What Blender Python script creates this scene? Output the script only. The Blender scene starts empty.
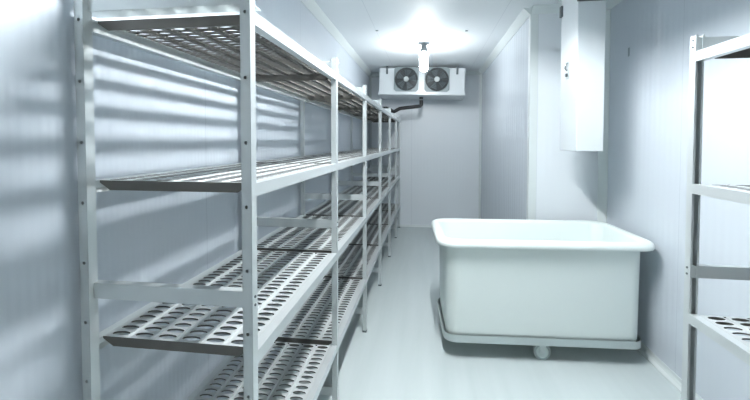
import bpy, bmesh, math
from mathutils import Vector, Matrix

scene = bpy.context.scene
COL = scene.collection
PI = math.pi

# ------------------------------------------------------------------ helpers
def node_mat(name):
    m = bpy.data.materials.new(name); m.use_nodes = True
    nt = m.node_tree
    return m, nt, nt.nodes['Principled BSDF']

def simple(name, col, rough=.4, metal=0., spec=.5, noise=0., nscale=30., bump=0.):
    m, nt, b = node_mat(name)
    b.inputs['Base Color'].default_value = (*col, 1)
    b.inputs['Roughness'].default_value = rough
    b.inputs['Metallic'].default_value = metal
    b.inputs['Specular IOR Level'].default_value = spec
    if noise or bump:
        tc = nt.nodes.new('ShaderNodeTexCoord')
        n = nt.nodes.new('ShaderNodeTexNoise'); n.inputs['Scale'].default_value = nscale
        n.inputs['Detail'].default_value = 4
        nt.links.new(tc.outputs['Object'], n.inputs['Vector'])
        if noise:
            mr = nt.nodes.new('ShaderNodeMapRange')
            mr.inputs['To Min'].default_value = max(.02, rough - noise)
            mr.inputs['To Max'].default_value = rough + noise
            nt.links.new(n.outputs['Fac'], mr.inputs['Value'])
            nt.links.new(mr.outputs['Result'], b.inputs['Roughness'])
        if bump:
            bp = nt.nodes.new('ShaderNodeBump'); bp.inputs['Strength'].default_value = bump
            bp.inputs['Distance'].default_value = .002
            nt.links.new(n.outputs['Fac'], bp.inputs['Height'])
            nt.links.new(bp.outputs['Normal'], b.inputs['Normal'])
    return m

def wall_mat(name, col, axis, rough, rib=.045, strength=.25, joint=1.12, joff=.2):
    """painted sheet-metal sandwich panel: fine vertical ribs and a thin joint every panel"""
    m, nt, b = node_mat(name)
    b.inputs['Roughness'].default_value = rough
    tc = nt.nodes.new('ShaderNodeTexCoord'); sp = nt.nodes.new('ShaderNodeSeparateXYZ')
    nt.links.new(tc.outputs['Object'], sp.inputs[0])
    src = sp.outputs[axis]
    def math_n(op, a, bv=None):
        n = nt.nodes.new('ShaderNodeMath'); n.operation = op
        if isinstance(a, (int, float)): n.inputs[0].default_value = a
        else: nt.links.new(a, n.inputs[0])
        if bv is not None:
            if isinstance(bv, (int, float)): n.inputs[1].default_value = bv
            else: nt.links.new(bv, n.inputs[1])
        return n.outputs[0]
    s = math_n('SINE', math_n('MULTIPLY', src, 2 * PI / rib))
    s2 = math_n('SINE', math_n('MULTIPLY', src, 2 * PI / (rib * 2.63)))
    h = math_n('ADD', s, math_n('MULTIPLY', s2, .6))
    bp = nt.nodes.new('ShaderNodeBump'); bp.inputs['Strength'].default_value = strength
    bp.inputs['Distance'].default_value = .0016
    nt.links.new(h, bp.inputs['Height']); nt.links.new(bp.outputs['Normal'], b.inputs['Normal'])
    fr = math_n('FRACT', math_n('DIVIDE', math_n('ADD', src, joff + 40 * joint), joint))
    j = math_n('LESS_THAN', fr, .0035)
    mx = nt.nodes.new('ShaderNodeMix'); mx.data_type = 'RGBA'
    nt.links.new(j, mx.inputs[0])
    mx.inputs[6].default_value = (*col, 1)
    mx.inputs[7].default_value = (col[0] * .82, col[1] * .83, col[2] * .85, 1)
    nt.links.new(mx.outputs[2], b.inputs['Base Color'])
    return m

def emit(name, col, strength):
    m = bpy.data.materials.new(name); m.use_nodes = True
    nt = m.node_tree; nt.nodes.clear()
    e = nt.nodes.new('ShaderNodeEmission'); o = nt.nodes.new('ShaderNodeOutputMaterial')
    e.inputs[0].default_value = (*col, 1); e.inputs[1].default_value = strength
    nt.links.new(e.outputs[0], o.inputs[0]); return m

def bx(bm, lo, hi, bevel=0.):
    r = bmesh.ops.create_cube(bm, size=1)
    vs = r['verts']
    for v in vs:
        v.co = Vector([lo[i] + (v.co[i] + .5) * (hi[i] - lo[i]) for i in range(3)])
    if bevel:
        es = list({e for v in vs for e in v.link_edges})
        bmesh.ops.bevel(bm, geom=es, offset=bevel, segments=2, affect='EDGES', profile=.5)

def cyl(bm, c, r, h, axis='Z', seg=24, r2=None):
    M = Matrix.Translation(c)
    if axis == 'X': M = M @ Matrix.Rotation(PI / 2, 4, 'Y')
    if axis == 'Y': M = M @ Matrix.Rotation(PI / 2, 4, 'X')
    bmesh.ops.create_cone(bm, cap_ends=True, segments=seg, radius1=r, radius2=r if r2 is None else r2, depth=h, matrix=M)

def lathe(bm, prof, seg=24, M=Matrix.Identity(4)):
    rings = []
    for r, z in prof:
        if r < 1e-5: rings.append([bm.verts.new(M @ Vector((0, 0, z)))])
        else: rings.append([bm.verts.new(M @ Vector((r * math.cos(2 * PI * k / seg), r * math.sin(2 * PI * k / seg), z))) for k in range(seg)])
    for a, b in zip(rings, rings[1:]):
        for k in range(seg):
            k2 = (k + 1) % seg
            if len(a) == 1: bm.faces.new([a[0], b[k2], b[k]])
            elif len(b) == 1: bm.faces.new([a[k], a[k2], b[0]])
            else: bm.faces.new([a[k], a[k2], b[k2], b[k]])

def torus(bm, c, R, r, axis='Y', seg=32, sub=6):
    vs = []
    for i in range(seg):
        a = 2 * PI * i / seg; row = []
        for j in range(sub):
            b = 2 * PI * j / sub
            x = (R + r * math.cos(b)) * math.cos(a); y = (R + r * math.cos(b)) * math.sin(a); z = r * math.sin(b)
            p = (x, z, y) if axis == 'Y' else (x, y, z)
            row.append(bm.verts.new(Vector(c) + Vector(p)))
        vs.append(row)
    for i in range(seg):
        for j in range(sub):
            bm.faces.new([vs[i][j], vs[(i + 1) % seg][j], vs[(i + 1) % seg][(j + 1) % sub], vs[i][(j + 1) % sub]])

def tube(bm, pts, r, seg=12):
    pts = [Vector(p) for p in pts]; rings = []
    for i, p in enumerate(pts):
        t = (pts[min(i + 1, len(pts) - 1)] - pts[max(i - 1, 0)]).normalized()
        u = t.cross(Vector((0, 1, .001))).normalized() if abs(t.y) < .9 else t.cross(Vector((0, 0, 1))).normalized()
        v = t.cross(u)
        rings.append([bm.verts.new(p + r * (math.cos(2 * PI * k / seg) * u + math.sin(2 * PI * k / seg) * v)) for k in range(seg)])
    for a, b in zip(rings, rings[1:]):
        for k in range(seg): bm.faces.new([a[k], a[(k + 1) % seg], b[(k + 1) % seg], b[k]])
    bm.faces.new(rings[0]); bm.faces.new(rings[-1][::-1])

def prism(bm, poly, a, b, along, top=None):
    """extrude a 2-D polygon along an axis: along 'X' -> poly is (y,z); 'Y' -> (x,z); 'Z' -> (x,y)"""
    def P(u, v, t):
        return {'X': (t, u, v), 'Y': (u, t, v), 'Z': (u, v, t)}[along]
    A = [bm.verts.new(P(u, v, a)) for u, v in poly]; B = [bm.verts.new(P(u, v, b)) for u, v in poly]
    n = len(poly)
    for i in range(n):
        f = bm.faces.new([A[i], A[(i + 1) % n], B[(i + 1) % n], B[i]])
        if top is not None and i not in top: f.material_index = 1
    bm.faces.new(A[::-1]); bm.faces.new(B)

def hole_plate(bm, x0, x1, ncx, y0, y1, ncy, hx, hy, w0, w1, fn=lambda u, v, w: (u, v, w), flange=0., under=0):
    """plate of thickness w0..w1 pierced by an oval hole (half axes hx, hy) in the middle of every grid cell"""
    cw = (x1 - x0) / ncx; ch = (y1 - y0) / ncy
    ca = math.atan2(ch, cw)
    angs = []
    for q in range(4):
        base = [ca, PI - ca, PI + ca, 2 * PI - ca][q]; nxt = [PI - ca, PI + ca, 2 * PI - ca, 2 * PI + ca][q]
        angs += [base + (nxt - base) * k / 3 for k in range(3)]
    n = len(angs)
    for i in range(ncx):
        for j in range(ncy):
            cx = x0 + (i + .5) * cw; cy = y0 + (j + .5) * ch
            rings = []
            for w in (w1, w0):
                out, inn = [], []
                for a in angs:
                    c, s = math.cos(a), math.sin(a)
                    k = min((cw / 2) / abs(c) if abs(c) > 1e-6 else 9, (ch / 2) / abs(s) if abs(s) > 1e-6 else 9)
                    out.append(bm.verts.new(fn(cx + k * c, cy + k * s, w)))
                    # hole parameter: warp angle so points spread evenly on the oval
                    t = math.atan2(s * k / (ch / 2), c * k / (cw / 2))
                    inn.append(bm.verts.new(fn(cx + hx * math.cos(t), cy + hy * math.sin(t), w)))
                rings.append((out, inn))
            (o1, i1), (o0, i0) = rings
            for k in range(n):
                k2 = (k + 1) % n
                bm.faces.new([o1[k], o1[k2], i1[k2], i1[k]])
                bm.faces.new([o0[k2], o0[k], i0[k], i0[k2]]).material_index = under
                bm.faces.new([i1[k], i1[k2], i0[k2], i0[k]]).material_index = under
            if flange:   # pressed collar turned down around the hole
                fl = []
                for k in range(n):
                    t = math.atan2(math.sin(angs[k]) * min((cw / 2) / max(abs(math.cos(angs[k])), 1e-6), (ch / 2) / max(abs(math.sin(angs[k])), 1e-6)) / (ch / 2), math.cos(angs[k]) * min((cw / 2) / max(abs(math.cos(angs[k])), 1e-6), (ch / 2) / max(abs(math.sin(angs[k])), 1e-6)) / (cw / 2))
                    fl.append(bm.verts.new(fn(cx + (hx - .0005) * math.cos(t), cy + (hy - .0005) * math.sin(t), w0 - flange)))
                for k in range(n): bm.faces.new([i0[k], i0[(k + 1) % n], fl[(k + 1) % n], fl[k]]).material_index = under

def mesh_of(name, bm, mat, smooth=None, weld=False, normals=True):
    if weld: bmesh.ops.remove_doubles(bm, verts=bm.verts, dist=1e-5)
    if normals: bmesh.ops.recalc_face_normals(bm, faces=bm.faces)
    me = bpy.data.meshes.new(name); bm.to_mesh(me); bm.free()
    for m in (mat if isinstance(mat, (list, tuple)) else [mat]): me.materials.append(m)
    if smooth is not None:
        me.polygons.foreach_set('use_smooth', [True] * len(me.polygons))
        me.set_sharp_from_angle(angle=math.radians(smooth))
    return me

def inst(name, me, parent=None, loc=(0, 0, 0), rot=(0, 0, 0)):
    o = bpy.data.objects.new(name, me); COL.objects.link(o)
    o.location = loc; o.rotation_euler = rot
    if parent: o.parent = parent
    return o

def obj(name, bm, mat, parent=None, loc=(0, 0, 0), rot=(0, 0, 0), smooth=None, weld=False):
    return inst(name, mesh_of(name, bm, mat, smooth, weld), parent, loc, rot)

def tag(o, label=None, cat=None, group=None, kind=None):
    if label: o['label'] = label
    if cat: o['category'] = cat
    if group: o['group'] = group
    if kind: o['kind'] = kind
    return o

def thing(name, label, cat, loc=(0, 0, 0), rotz=0., group=None):
    o = bpy.data.objects.new(name, None); COL.objects.link(o)
    o.location = loc; o.rotation_euler = (0, 0, rotz); o.empty_display_size = .1
    return tag(o, label, cat, group)

def struct(name, boxes, mat):
    bm = bmesh.new()
    for lo, hi in boxes: bx(bm, lo, hi)
    return tag(obj(name, bm, mat), kind='structure')

# ------------------------------------------------------------------ room dimensions (metres)
H = 1.35                      # eye height
XL, XR, XD = -.916, 1.385, .8145   # left wall, right wall, right wall of the narrower far end
YN, YJ, YB = -2.4, 2.98, 5.58      # wall behind the viewer, return wall, back wall
HC = 2.417

# ------------------------------------------------------------------ materials
WALLC = (.53, .575, .62)
JY = 1.37
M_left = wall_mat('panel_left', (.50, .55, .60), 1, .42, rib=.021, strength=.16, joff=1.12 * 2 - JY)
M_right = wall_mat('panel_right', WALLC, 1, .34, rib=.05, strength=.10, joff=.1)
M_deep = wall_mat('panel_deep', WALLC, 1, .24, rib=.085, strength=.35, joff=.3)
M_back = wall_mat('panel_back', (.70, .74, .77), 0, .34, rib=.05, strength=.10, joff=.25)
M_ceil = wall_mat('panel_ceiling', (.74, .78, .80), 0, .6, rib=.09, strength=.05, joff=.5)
M_trim = simple('pvc_trim', (.62, .67, .67), .4)

def floor_mat():
    m, nt, b = node_mat('epoxy_floor')
    tc = nt.nodes.new('ShaderNodeTexCoord')
    mp = nt.nodes.new('ShaderNodeMapping'); mp.inputs['Scale'].default_value = (9, .7, 1)
    n = nt.nodes.new('ShaderNodeTexNoise'); n.inputs['Scale'].default_value = 1.2; n.inputs['Detail'].default_value = 5
    nt.links.new(tc.outputs['Object'], mp.inputs[0]); nt.links.new(mp.outputs[0], n.inputs['Vector'])
    cr = nt.nodes.new('ShaderNodeValToRGB')
    cr.color_ramp.elements[0].position = .3; cr.color_ramp.elements[0].color = (.48, .54, .54, 1)
    cr.color_ramp.elements[1].position = .7; cr.color_ramp.elements[1].color = (.52, .58, .58, 1)
    nt.links.new(n.outputs['Fac'], cr.inputs[0]); nt.links.new(cr.outputs[0], b.inputs['Base Color'])
    b.inputs['Roughness'].default_value = .22
    n2 = nt.nodes.new('ShaderNodeTexNoise'); n2.inputs['Scale'].default_value = 14
    nt.links.new(tc.outputs['Object'], n2.inputs['Vector'])
    bp = nt.nodes.new('ShaderNodeBump'); bp.inputs['Strength'].default_value = .06; bp.inputs['Distance'].default_value = .01
    nt.links.new(n2.outputs['Fac'], bp.inputs['Height']); nt.links.new(bp.outputs['Normal'], b.inputs['Normal'])
    return m
M_floor = floor_mat()
M_alu = simple('anodised_aluminium', (.57, .61, .615), .34, .5, noise=.04, nscale=60)
M_panel = simple('shelf_sheet', (.54, .57, .57), .38, .4, noise=.05, nscale=40)
M_under = simple('shade_darkened_steel', (.13, .126, .115), .42, .6, noise=.05, nscale=40)  # dull steel, colour darkened to stand in for shade below shelves and in holes
M_black = simple('black_rubber', (.006, .007, .008), .5)
M_steel = simple('stainless_steel', (.52, .57, .57), .32, .8, noise=.06, nscale=25)
M_pe = simple('white_polyethylene', (.69, .755, .735), .40, noise=.05, nscale=12, bump=.05)
M_white = simple('white_enamel', (.58, .62, .64), .3)
M_caster = simple('caster_plastic', (.48, .55, .54), .4)
M_tread = simple('caster_ring', (.26, .31, .31), .5)
M_greyplate = simple('grey_fan_plate', (.22, .27, .28), .45)
M_dark = simple('guard_metal_throat_shade', (.03, .04, .045), .45)
M_rotor = simple('fan_blade_metal', (.10, .13, .14), .45)
M_hub = simple('fan_hub_metal', (.27, .30, .30), .4, .3)
M_greyrub = simple('dark_grey_bracket', (.09, .11, .12), .5)
M_chrome = simple('chrome', (.75, .78, .8), .15, .95)
M_bulb = emit('lit_lamp_glass', (.95, .98, 1.0), 78.)
M_tube = emit('lit_tube', (.95, .98, 1.0), 430.)
M_tube_warm = emit('lit_tube_warm', (1.0, .90, .78), 100.)

# ------------------------------------------------------------------ setting
T = .12
struct('floor', [((XL - T, YN - T, -.1), (XR + T, YB + T, 0))], M_floor)
struct('ceiling', [((XL - T, YN - T, HC), (XR + T, YB + T, HC + .1))], M_ceil)
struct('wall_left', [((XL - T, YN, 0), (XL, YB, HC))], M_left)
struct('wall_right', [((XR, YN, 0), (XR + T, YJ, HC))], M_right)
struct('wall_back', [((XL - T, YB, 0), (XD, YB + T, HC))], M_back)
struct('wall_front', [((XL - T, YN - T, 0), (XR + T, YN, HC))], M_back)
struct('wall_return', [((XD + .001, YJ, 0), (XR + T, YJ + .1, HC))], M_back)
struct('wall_recess', [((XD, YJ + .0005, 0), (XD + .1, YB + T, HC))], M_deep)

trim_n = [0]
def trim(poly, a, b, along):
    trim_n[0] += 1
    bm = bmesh.new(); prism(bm, poly, a, b, along)
    return tag(obj(f'trim_{trim_n[0]}', bm, M_trim), kind='structure')
c = .055
def cove_ceiling(x, s, a, b, axis):   # s = direction into the room
    trim([(x, HC), (x + s * c, HC), (x + s * c, HC - .006), (x + s * .006, HC - c), (x, HC - c)], a, b, axis)
cove_ceiling(XL, 1, YN, YB, 'Y'); cove_ceiling(XR, -1, YN, YJ, 'Y'); cove_ceiling(XD, -1, YJ, YB, 'Y')
cove_ceiling(YB, -1, XL, XD, 'X'); cove_ceiling(YJ, -1, XD, XR, 'X')
# upright corner strips
trim([(XD - .004, YJ - .004), (XD + .055, YJ - .004), (XD + .055, YJ), (XD, YJ), (XD, YJ + .05), (XD - .004, YJ + .05)], 0, HC - c, 'Z')
trim([(XR, YJ), (XR - .05, YJ), (XR - .05, YJ - .005), (XR - .005, YJ - .05), (XR, YJ - .05)], 0, HC - c, 'Z')
trim([(XD, YB), (XD - .03, YB), (XD - .03, YB - .004), (XD - .004, YB - .03), (XD, YB - .03)], 0, HC - c, 'Z')
trim([(XL, YB), (XL + .03, YB), (XL + .03, YB - .004), (XL + .004, YB - .03), (XL, YB - .03)], 0, HC - c, 'Z')

def base(side, poly, a, b, along):
    bm = bmesh.new(); prism(bm, poly, a, b, along)
    tag(obj('baseboard_' + side, bm, M_trim), kind='structure')
def cove_base(x, s, h=.05, d=.028):
    return [(x, 0), (x + s * d, 0), (x + s * d, .007), (x + s * .012, .016), (x + s * .005, .03), (x + s * .004, h), (x, h)]
base('right', cove_base(XR, -1), YN, YJ, 'Y'); base('left', cove_base(XL, 1, .05, .02), YN, YB, 'Y')
base('recess', cove_base(XD, -1), YJ, YB, 'Y'); base('back', cove_base(YB, -1, .03), XL, XD, 'X'); base('return', cove_base(YJ, -1), XD, XR, 'X')

# ------------------------------------------------------------------ shelving racks
PW = .0255          # post section
DEPTH = .4753       # rack depth front to rear
def post_mesh(top, flip, name):
    bm = bmesh.new(); t = .002
    sg = -1 if flip else 1
    rows = int(round((top - .03) / .15))
    # web (faces the end of the rack) with its row of bolt holes
    hole_plate(bm, 0, PW, 1, .012, top, rows, .0046, .0046, 0, t, lambda u, v, w: (u, sg * w, v))
    for x in (0, PW - t):
        bx(bm, (x, min(0, sg * PW), .012), (x + t, max(0, sg * PW), top))
    if not flip: bx(bm, (t, PW - t, .012), (PW - t, PW, top))   # closed box section, dark inside its bolt holes
    for x in (t, PW - t - .004) if flip else ():   # return lips
        bx(bm, (x, min(sg * (PW - t), sg * PW), .012), (x + .004, max(sg * (PW - t), sg * PW), top))
    return mesh_of(name, bm, M_alu, weld=False)
def foot_mesh():
    bm = bmesh.new(); bx(bm, (-.002, -.002, 0), (PW + .002, PW + .002, .014), .002)
    return mesh_of('foot', bm, M_greyrub)
FOOT = foot_mesh()
def bolt_mesh():
    bm = bmesh.new(); cyl(bm, (0, 0, 0), .0034, .003, 'X', 10); return mesh_of('bolt', bm, M_greyrub)
BOLT = bolt_mesh()

PLEN = .762; PWID = DEPTH - 2 * .0268
def panel_mesh():
    """folded perforated shelf sheet: six columns of oval holes with V grooves between, lips folded down"""
    bm = bmesh.new(); cw, gw = .0580, .0113; t = .0016
    m = (PWID - 6 * cw - 5 * gw) / 2
    rows = 25
    y0, y1 = .004, PLEN - .004
    x = m
    for i in range(6):
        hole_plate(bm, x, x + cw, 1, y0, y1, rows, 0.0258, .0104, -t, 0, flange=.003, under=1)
        if i < 5:
            xa, xb = x + cw, x + cw + gw
            prism(bm, [(xa, 0), ((xa + xb) / 2 - .002, -.005), ((xa + xb) / 2 + .002, -.005), (xb, 0), (xb, -t), ((xa + xb) / 2 + .002, -.005 - t), ((xa + xb) / 2 - .002, -.005 - t), (xa, -t)], y0, y1, 'Y', (0, 1, 2))
        x += cw + gw
    bx(bm, (0, y0, -t), (m, y1, 0)); bx(bm, (PWID - m, y0, -t), (PWID, y1, 0))
    L = .026
    for xa in (0, PWID - t): bx(bm, (xa, y0, -.012), (xa + t, y1, -t))
    for ya, yb in ((0, .004), (PLEN - .004, PLEN)):    # end lips with chamfered corners
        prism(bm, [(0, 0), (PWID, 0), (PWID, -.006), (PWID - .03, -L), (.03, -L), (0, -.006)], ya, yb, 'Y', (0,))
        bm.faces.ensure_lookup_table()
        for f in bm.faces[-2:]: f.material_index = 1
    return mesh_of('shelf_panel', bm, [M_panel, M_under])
PANEL = panel_mesh()

BH = .032
def beam_mesh(length):
    bm = bmesh.new(); w = .0262
    # rolled C section with a step for the panel edge
    prism(bm, [(0, 0), (w, 0), (w, -.005), (w - .006, -.006), (w - .006, -.02), (w, -BH), (0.0, -BH)], 0, length, 'Y')
    return mesh_of('beam', bm, M_alu)
def brace_mesh(h, d, name='cross_brace'):
    bm = bmesh.new(); t = .003; L = DEPTH - .006
    bx(bm, (.003, 0, 0), (.003 + L, t, h), .0008)
    bx(bm, (.003, t, 0), (.003 + L, d, t)); bx(bm, (.003, t, h - t), (.003 + L, d, h))
    return mesh_of(name, bm, M_alu)
BR_TOP = brace_mesh(.044, .050); BR = brace_mesh(.041, .022)

def rack(label, loc, side, frames, tiers, top, braces, near_end=True, far_flip=False):
    """side -1: rack runs from the aisle face x=0 towards -x, +1 towards +x.  frames = y of every pair of posts"""
    root = thing('shelving_rack', label, 'shelving rack', loc)
    def X(a):    # position of an element whose local mesh spans 0..w counted from the aisle face
        return a
    pm = post_mesh(top, False, 'post'); pmf = post_mesh(top, True, 'post')
    for k, y in enumerate(frames):
        flip = far_flip and k == len(frames) - 1
        for a in (0, DEPTH - PW):
            x = a if side > 0 else -a - PW
            p = inst('post', pmf if flip else pm, root, (x, y + (PW if flip else 0), 0))
            inst('foot', FOOT, p, (0, -PW if flip else 0, 0))
            if a == 0 and k < 5:   # bolt heads on the aisle face where the braces are fixed
                for bz, bh in ((braces[0], .044), (braces[1], .041)):
                    for q in (.25, .75):
                        inst('bolt', BOLT, p, (PW + .001 if side < 0 else -.001, (-1 if flip else 1) * PW * .5, bz + bh * q))
        x0 = 0 if side > 0 else -DEPTH
        yb = y + (.0135 if not flip else .003)
        inst('cross_brace', BR_TOP if not flip else BR, root, (x0, yb, braces[0]))
        for bz in braces[1:]: inst('cross_brace', BR, root, (x0, y + (.0135 if not flip else .001), bz))
    for k in range(len(frames) - 1):
        ya, yb = frames[k] + PW, frames[k + 1]
        bmesh_beam = beam_mesh(yb - ya)
        for ti, z in enumerate(tiers):
            # front and rear beams (step turned inwards)
            if side > 0:
                inst('beam', bmesh_beam, root, (0, ya, z)); inst('beam', bmesh_beam, root, (DEPTH, yb, z), (0, 0, PI))
            else:
                inst('beam', bmesh_beam, root, (0, yb, z), (0, 0, PI)); inst('beam', bmesh_beam, root, (-DEPTH, ya, z))
            sc_y = (yb - frames[k] - .040) / PLEN
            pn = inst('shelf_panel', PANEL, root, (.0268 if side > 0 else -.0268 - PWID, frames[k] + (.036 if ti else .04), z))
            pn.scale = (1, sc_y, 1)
    return root

D0 = .8086; B = .8095
frames_left = [D0, D0 + B, D0 + 2 * B, D0 + 3 * B, D0 + 4 * B + .02, D0 + 5 * B + .03, YB - .09]
rack('long white four-tier metal shelving rack with perforated shelves along the left wall', (-.4227, 0, 0), -1,
     frames_left, [1.668, 1.2446, .821, .378], 1.738, [1.684, .934, .122])
rack('white metal shelving rack with perforated shelves against the right wall, cut off at the edge', (.857, 0, 0), 1,
     [.44, 1.268], [1.641, 1.212, .783, .345], 1.694, [1.646, .902, .11], far_flip=True)

# ------------------------------------------------------------------ tub on dolly
TC = (.688, 2.487); TR = math.radians(3.2)
def rrect(hx, hy, r, z, n=7):
    pts = []
    for cx, cy, a0 in ((hx - r, hy - r, 0), (-hx + r, hy - r, PI / 2), (-hx + r, -hy + r, PI), (hx - r, -hy + r, 1.5 * PI)):
        for k in range(n + 1):
            a = a0 + PI / 2 * k / n
            pts.append((cx + r * math.cos(a), cy + r * math.sin(a), z))
    return pts
def loft(bm, secs, cap0=True, cap1=True):
    rings = [[bm.verts.new(p) for p in s] for s in secs]
    n = len(rings[0])
    for a, b in zip(rings, rings[1:]):
        for k in range(n): bm.faces.new([a[k], a[(k + 1) % n], b[(k + 1) % n], b[k]])
    if cap0: bm.faces.new(rings[0][::-1])
    if cap1: bm.faces.new(rings[-1])
bm = bmesh.new()
zb = .1185
prof = [  # inset-from-rim half sizes (dx), z, radius
    (.110, zb, .05), (.085, zb + .006, .06), (.070, zb + .022, .07), (.066, zb + .05, .072),
    (.058, .700, .085), (.056, .711, .088), (.048, .714, .094),
    (.016, .711, .105), (.004, .714, .110), (.000, .723, .112), (.001, .735, .112), (.007, .748, .108), (.020, .756, .1),
    (.044, .757, .092), (.058, .751, .085), (.068, .735, .08),
    (.084, .175, .07), (.09, .15, .065), (.115, .133, .05), (.17, .129, .03)]
loft(bm, [rrect(.648 - i, .322 - i, r, z) for i, z, r in prof])
tub = obj('plastic_tub', bm, M_pe, None, (TC[0], TC[1], 0), (0, 0, TR), smooth=50)
tag(tub, 'large white plastic tub with a thick rolled rim, open top, standing on a wheeled dolly', 'tub')

dolly = thing('tub_dolly', 'low stainless steel dolly on casters under the white tub', 'dolly', (TC[0], TC[1], 0), TR)
bm = bmesh.new()
ohx, ohy, orr = .597, .272, .075
sec = [(.0, .112), (.0, .158), (.0028, .158), (.0028, .115), (.085, .115), (.085, .112)]
rings = []
for i, z in sec:
    rings.append([bm.verts.new(p) for p in rrect(ohx - i, ohy - i, max(.01, orr - i), z, 5)])
n = len(rings[0])
for a in range(len(sec)):
    A, Bq = rings[a], rings[(a + 1) % len(sec)]
    for k in range(n): bm.faces.new([A[k], A[(k + 1) % n], Bq[(k + 1) % n], Bq[k]])
obj('frame', bm, M_steel, dolly, smooth=40)
bm = bmesh.new()
for x in (-.25, .25): bx(bm, (x - .02, -.19, .112), (x + .02, .19, .1155))
bx(bm, (-.515, -.02, .1120), (.515, .02, .1154))
obj('cross_member', bm, M_steel, dolly)
def caster(x, y, a):
    bm = bmesh.new()
    bx(bm, (-.03, -.03, .1075), (.03, .03, .1118))
    for s in (-1, 1): prism(bm, [(-.020, .1075), (.020, .1075), (.011, .047), (-.011, .047)], s * .019 - .0015, s * .019 + .0015, 'Y')
    cyl(bm, (0, 0, .052), .006, .046, 'Y', 12)
    f = obj('caster', bm, M_steel, dolly, (x, y, 0), (0, 0, a))
    bm = bmesh.new()
    M = Matrix.Translation((0, 0, .0522)) @ Matrix.Rotation(PI / 2, 4, 'X')
    lathe(bm, [(.0, -.0105), (.014, -.0125), (.016, -.009), (.034, -.009), (.037, -.013), (.049, -.013), (.0520, -.008), (.0520, .008), (.049, .013), (.037, .013), (.034, .009), (.016, .009), (.014, .0125), (0, .0105)], 32, M)
    w_ = obj('wheel', bm, M_caster, f, smooth=40)
    w_.data.materials.append(M_tread)
    for p_ in w_.data.polygons:
        c_ = p_.center; r_ = math.hypot(c_.x, c_.z - .0522)
        if .0355 < r_ < .047 or r_ < .009: p_.material_index = 1
caster(.008, -.222, -TR); caster(.0, .235, .4); caster(-.50, 0, .1); caster(.50, 0, -.2)

# ------------------------------------------------------------------ ceiling-hung box by the right wall
BX0, BX1, BY0, BY1, BZ0 = .930, 1.092, 2.372, 2.655, 1.288
box = thing('hanging_duct', 'tall white metal duct box hanging from the ceiling above the tub', 'duct', ((BX0 + BX1) / 2, (BY0 + BY1) / 2, BZ0))
ox, oy = (BX0 + BX1) / 2, (BY0 + BY1) / 2
bm = bmesh.new()
bx(bm, (BX0 - ox, BY0 - oy, 0), (BX1 - ox, BY1 - oy, HC - BZ0), .004)
obj('casing', bm, M_white, box)
bm = bmesh.new()
bx(bm, (BX0 - ox - .008, BY0 - oy - .012, .936), (BX1 - ox + .004, BY0 - oy + .002, .966), .002)
obj('top_strip', bm, M_greyrub, box)
bm = bmesh.new()
bx(bm, (BX0 - ox - .012, BY1 - oy - .03, .93), (BX0 - ox + .002, BY1 - oy + .004, 1.005), .002)
obj('hinge', bm, M_greyrub, box)
bm = bmesh.new()
bx(bm, (BX0 - ox - .006, -.018, .480), (BX0 - ox, .030, .535), .002)
lt = obj('latch', bm, M_steel, box)
bm = bmesh.new(); cyl(bm, (BX0 - ox - .010, .006, .505), .012, .012, 'X', 20); obj('lock_barrel', bm, M_greyrub, lt)
bm = bmesh.new()
tube(bm, [(BX0 - ox - .005, .006, .535), (BX0 - ox - .016, .008, .552), (BX0 - ox - .018, -.012, .572), (BX0 - ox - .012, -.026, .582)], .0075, 10)
obj('handle', bm, M_chrome, lt, smooth=60)

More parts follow.
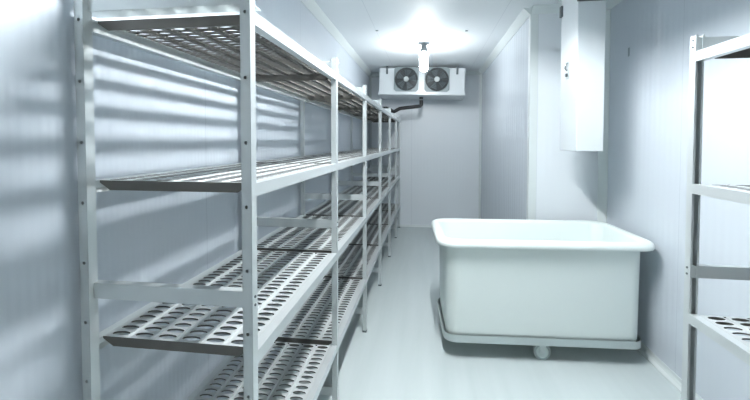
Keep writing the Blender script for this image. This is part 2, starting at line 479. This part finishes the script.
# ------------------------------------------------------------------ evaporator cooler on the far ceiling
CW, CH, CD = 1.2, .372, .46
cool = thing('evaporator_cooler', 'white ceiling cooler with two round fans at the far end of the room', 'cooler', (-.094, 5.03, 2.0))
cool.rotation_euler = (0, math.radians(1.6), 0)
bm = bmesh.new(); bx(bm, (-CW / 2, 0, .03), (CW / 2, CD, .03 + CH - .02), .008)
obj('casing', bm, M_white, cool)
bm = bmesh.new()
prism(bm, [(-.012, .046), (-.014, .004), (.03, -.012), (CD - .02, -.012), (CD, .03), (CD, .034), (.0, .034), (0, .046)], -CW / 2 - .004, CW / 2 + .004, 'X')
obj('drip_tray', bm, M_white, cool)
for fx in (-.214, .214):
    bm = bmesh.new()
    # square plate with round opening
    s, r, nseg = .172, .158, 32
    A = []
    for k in range(nseg):
        a = 2 * PI * k / nseg + PI / nseg; cs, sn = math.cos(a), math.sin(a); kk = s / max(abs(cs), abs(sn))
        A.append([bm.verts.new((kk * cs, -.022, kk * sn)), bm.verts.new((r * cs, -.022, r * sn)), bm.verts.new((r * cs, -.001, r * sn)), bm.verts.new((kk * cs, -.001, kk * sn))])
    for k in range(nseg):
        a, b = A[k], A[(k + 1) % nseg]
        for q in range(3): bm.faces.new([a[q], a[q + 1], b[q + 1], b[q]])
        bm.faces.new([a[3], a[0], b[0], b[3]])
    fan = obj('fan', bm, M_greyplate, cool, (fx, 0, .03 + CH / 2 - .0))
    bm = bmesh.new(); cyl(bm, (0, -.0015, 0), .157, .002, 'Y', 32); obj('throat_shade_disc', bm, M_dark, fan)  # dark disc painted in for the shade deep inside the fan opening
    bm = bmesh.new()
    for k in range(5):
        a = 2 * PI * k / 5 + fx
        for (r0, w0, y0_, y1_) in ((.03, .045, -.016, -.005),):
            c0, s0 = math.cos(a), math.sin(a); c1, s1 = math.cos(a + .75), math.sin(a + .75)
            q = [(.035 * c0, y0_, .035 * s0), (.145 * c0, y0_, .145 * s0), (.145 * c1, y1_, .145 * s1), (.035 * c1, y1_, .035 * s1)]
            vs = [bm.verts.new(p) for p in q] + [bm.verts.new((p[0], p[1] + .002, p[2])) for p in q]
            for f in ((0, 1, 2, 3), (7, 6, 5, 4), (0, 4, 5, 1), (1, 5, 6, 2), (2, 6, 7, 3), (3, 7, 4, 0)): bm.faces.new([vs[i] for i in f])
    obj('rotor', bm, M_rotor, fan)
    bm = bmesh.new()
    for R in (.155, .135, .115, .095, .075, .055): torus(bm, (0, -.034, 0), R, .0032 if R < .15 else .006, 'Y', 36, 5)
    for k in range(8):
        a = 2 * PI * k / 8
        tube(bm, [(.03 * math.cos(a), -.034, .03 * math.sin(a)), (.155 * math.cos(a), -.034, .155 * math.sin(a)), (.165 * math.cos(a), -.022, .165 * math.sin(a))], .003, 5)
    obj('fan_guard', bm, M_dark, fan)
    bm = bmesh.new(); cyl(bm, (0, -.035, 0), .036, .022, 'Y', 24); obj('hub', bm, M_hub, fan, smooth=40)
for fx in (-.49, .49):
    bm = bmesh.new()
    bx(bm, (fx - .014, -.008, .29), (fx + .014, .0, .405), .001); bx(bm, (fx - .014, 0, .382), (fx + .014, CD, .395))
    obj('bracket', bm, M_greyrub, cool)
bm = bmesh.new(); cyl(bm, (.002, .12, -.028), .028, .03, 'Z', 20); obj('drain_outlet', bm, M_black, cool, smooth=40)

bm = bmesh.new()
yp = 5.15
pth = [(-.093, yp, 1.940), (-.093, yp, 1.872), (-.105, yp, 1.858), (-.13, yp, 1.854), (-.40, yp, 1.826), (-.45, yp, 1.800), (-.485, yp, 1.782), (-.52, yp, 1.792), (-.565, yp, 1.826), (-.60, yp, 1.832), (-.80, yp, 1.826), (-.86, yp + .02, 1.82), (-.88, yp + .10, 1.82), (-.88, YB - .001, 1.82)]
tube(bm, pth, .026, 14)
tag(obj('drain_pipe', bm, M_black, smooth=60), 'black drain pipe with a bend running left under the ceiling cooler', 'pipe')

# ------------------------------------------------------------------ ceiling lamps
def make_lamp(label, loc, group=None):
    root = thing('ceiling_lamp', label, 'lamp', loc, group=group)
    bm = bmesh.new()
    lathe(bm, [(0, 0), (.068, 0), (.068, -.006), (.040, -.012), (.030, -.02), (.030, -.062), (.038, -.070), (.038, -.100), (0, -.100)], 24)
    obj('socket', bm, M_greyrub, root, smooth=40)
    bm = bmesh.new()
    lathe(bm, [(0, -.1005), (.034, -.1005), (.045, -.114), (.047, -.14), (.047, -.24), (.044, -.278), (.036, -.298), (.02, -.308), (0, -.310)], 24)
    obj('lamp_glass', bm, M_bulb, root, smooth=60)
    return root
make_lamp('lit white jar lamp hanging from the ceiling in front of the two-fan cooler', (-.043, 3.9, HC))

def make_tube(label, loc, mat, half=.30):
    root = thing('tube_light', label, 'lamp', loc)
    bm = bmesh.new()
    prism(bm, [(-.035, 0), (.035, 0), (.03, -.03), (.012, -.05), (-.012, -.05), (-.03, -.03)], -half - .03, half + .03, 'Y')
    obj('housing', bm, M_white, root)
    bm = bmesh.new()   # two sloping reflector wings along the tube
    for q in (-1, 1):
        prism(bm, [(q * .014, -.050), (q * .050, -.072), (q * .098, -.138), (q * .100, -.137), (q * .052, -.070), (q * .018, -.048)], -half - .035, half + .035, 'Y')
    obj('reflector', bm, M_white, root)
    for s_ in (-1, 1):
        bm = bmesh.new(); bx(bm, (-.012, s_ * (half + .015) - .012, -.115), (.012, s_ * (half + .015) + .012, -.05), .003); obj('tube_holder', bm, M_white, root)
    bm = bmesh.new(); cyl(bm, (0, 0, -.098), .0145, 2 * half, 'Y', 20); obj('lamp_tube', bm, mat, root, smooth=40)
    return root
make_tube('lit tube light on the ceiling above the near end of the long rack', (.05, 1.45, HC), M_tube, .40)
make_tube('lit tube light on the ceiling behind the viewer', (.10, -1.5, HC), M_tube_warm)

# small fixings seen on the panels
for lab, x, y in (('tiny bolt head in the ceiling left of the lit lamp', -.489, 3.41), ('tiny bolt head in the ceiling right of the lit lamp', .367, 3.52)):
    bm = bmesh.new(); cyl(bm, (0, 0, -.0025), .014, .005, 'Z', 16)
    tag(obj('ceiling_bolt', bm, M_greyplate, None, (x, y, HC)), lab, 'bolt')
bm = bmesh.new(); bx(bm, (-.004, -.008, -.03), (0, .008, .03), .0015)
tag(obj('wall_slot_cover', bm, M_greyplate, None, (XR, 2.672, 1.971)), 'small dark upright slot cover high on the right wall beside the hanging duct', 'cover')

# ------------------------------------------------------------------ world, camera, view
w = bpy.data.worlds.new('world'); scene.world = w; w.use_nodes = True
w.node_tree.nodes['Background'].inputs[0].default_value = (.6, .7, .8, 1)
w.node_tree.nodes['Background'].inputs[1].default_value = .02

F_PX, PX, PY, YAW, PIT, ROL = 354.212, 382.996, 151.26, .1251, .0284, .0012
cy, sy = math.cos(YAW), math.sin(YAW)
Fv = Vector((-sy * math.cos(PIT), cy * math.cos(PIT), -math.sin(PIT)))
Rv = Vector((cy, sy, 0)); Dv = Fv.cross(Rv)
R2 = math.cos(ROL) * Rv - math.sin(ROL) * Dv; D2 = math.sin(ROL) * Rv + math.cos(ROL) * Dv
cd = bpy.data.cameras.new('camera'); cam = bpy.data.objects.new('camera', cd); COL.objects.link(cam)
M = Matrix((R2, -D2, -Fv)).transposed().to_4x4(); M.translation = (0, 0, H)
cam.matrix_world = M
cd.sensor_fit = 'HORIZONTAL'; cd.sensor_width = 36; cd.lens = F_PX / 750 * 36
cd.shift_x = (375 - PX) / 750; cd.shift_y = (PY - 200) / 750
cd.clip_start = .02
scene.camera = cam

scene.view_settings.view_transform = 'Standard'
scene.view_settings.look = 'None'
scene.view_settings.exposure = 0.85
scene.view_settings.gamma = 1.0
scene.view_settings.use_curve_mapping = False
scene.cycles.max_bounces = 12
scene.cycles.diffuse_bounces = 6
scene.cycles.use_denoising = True
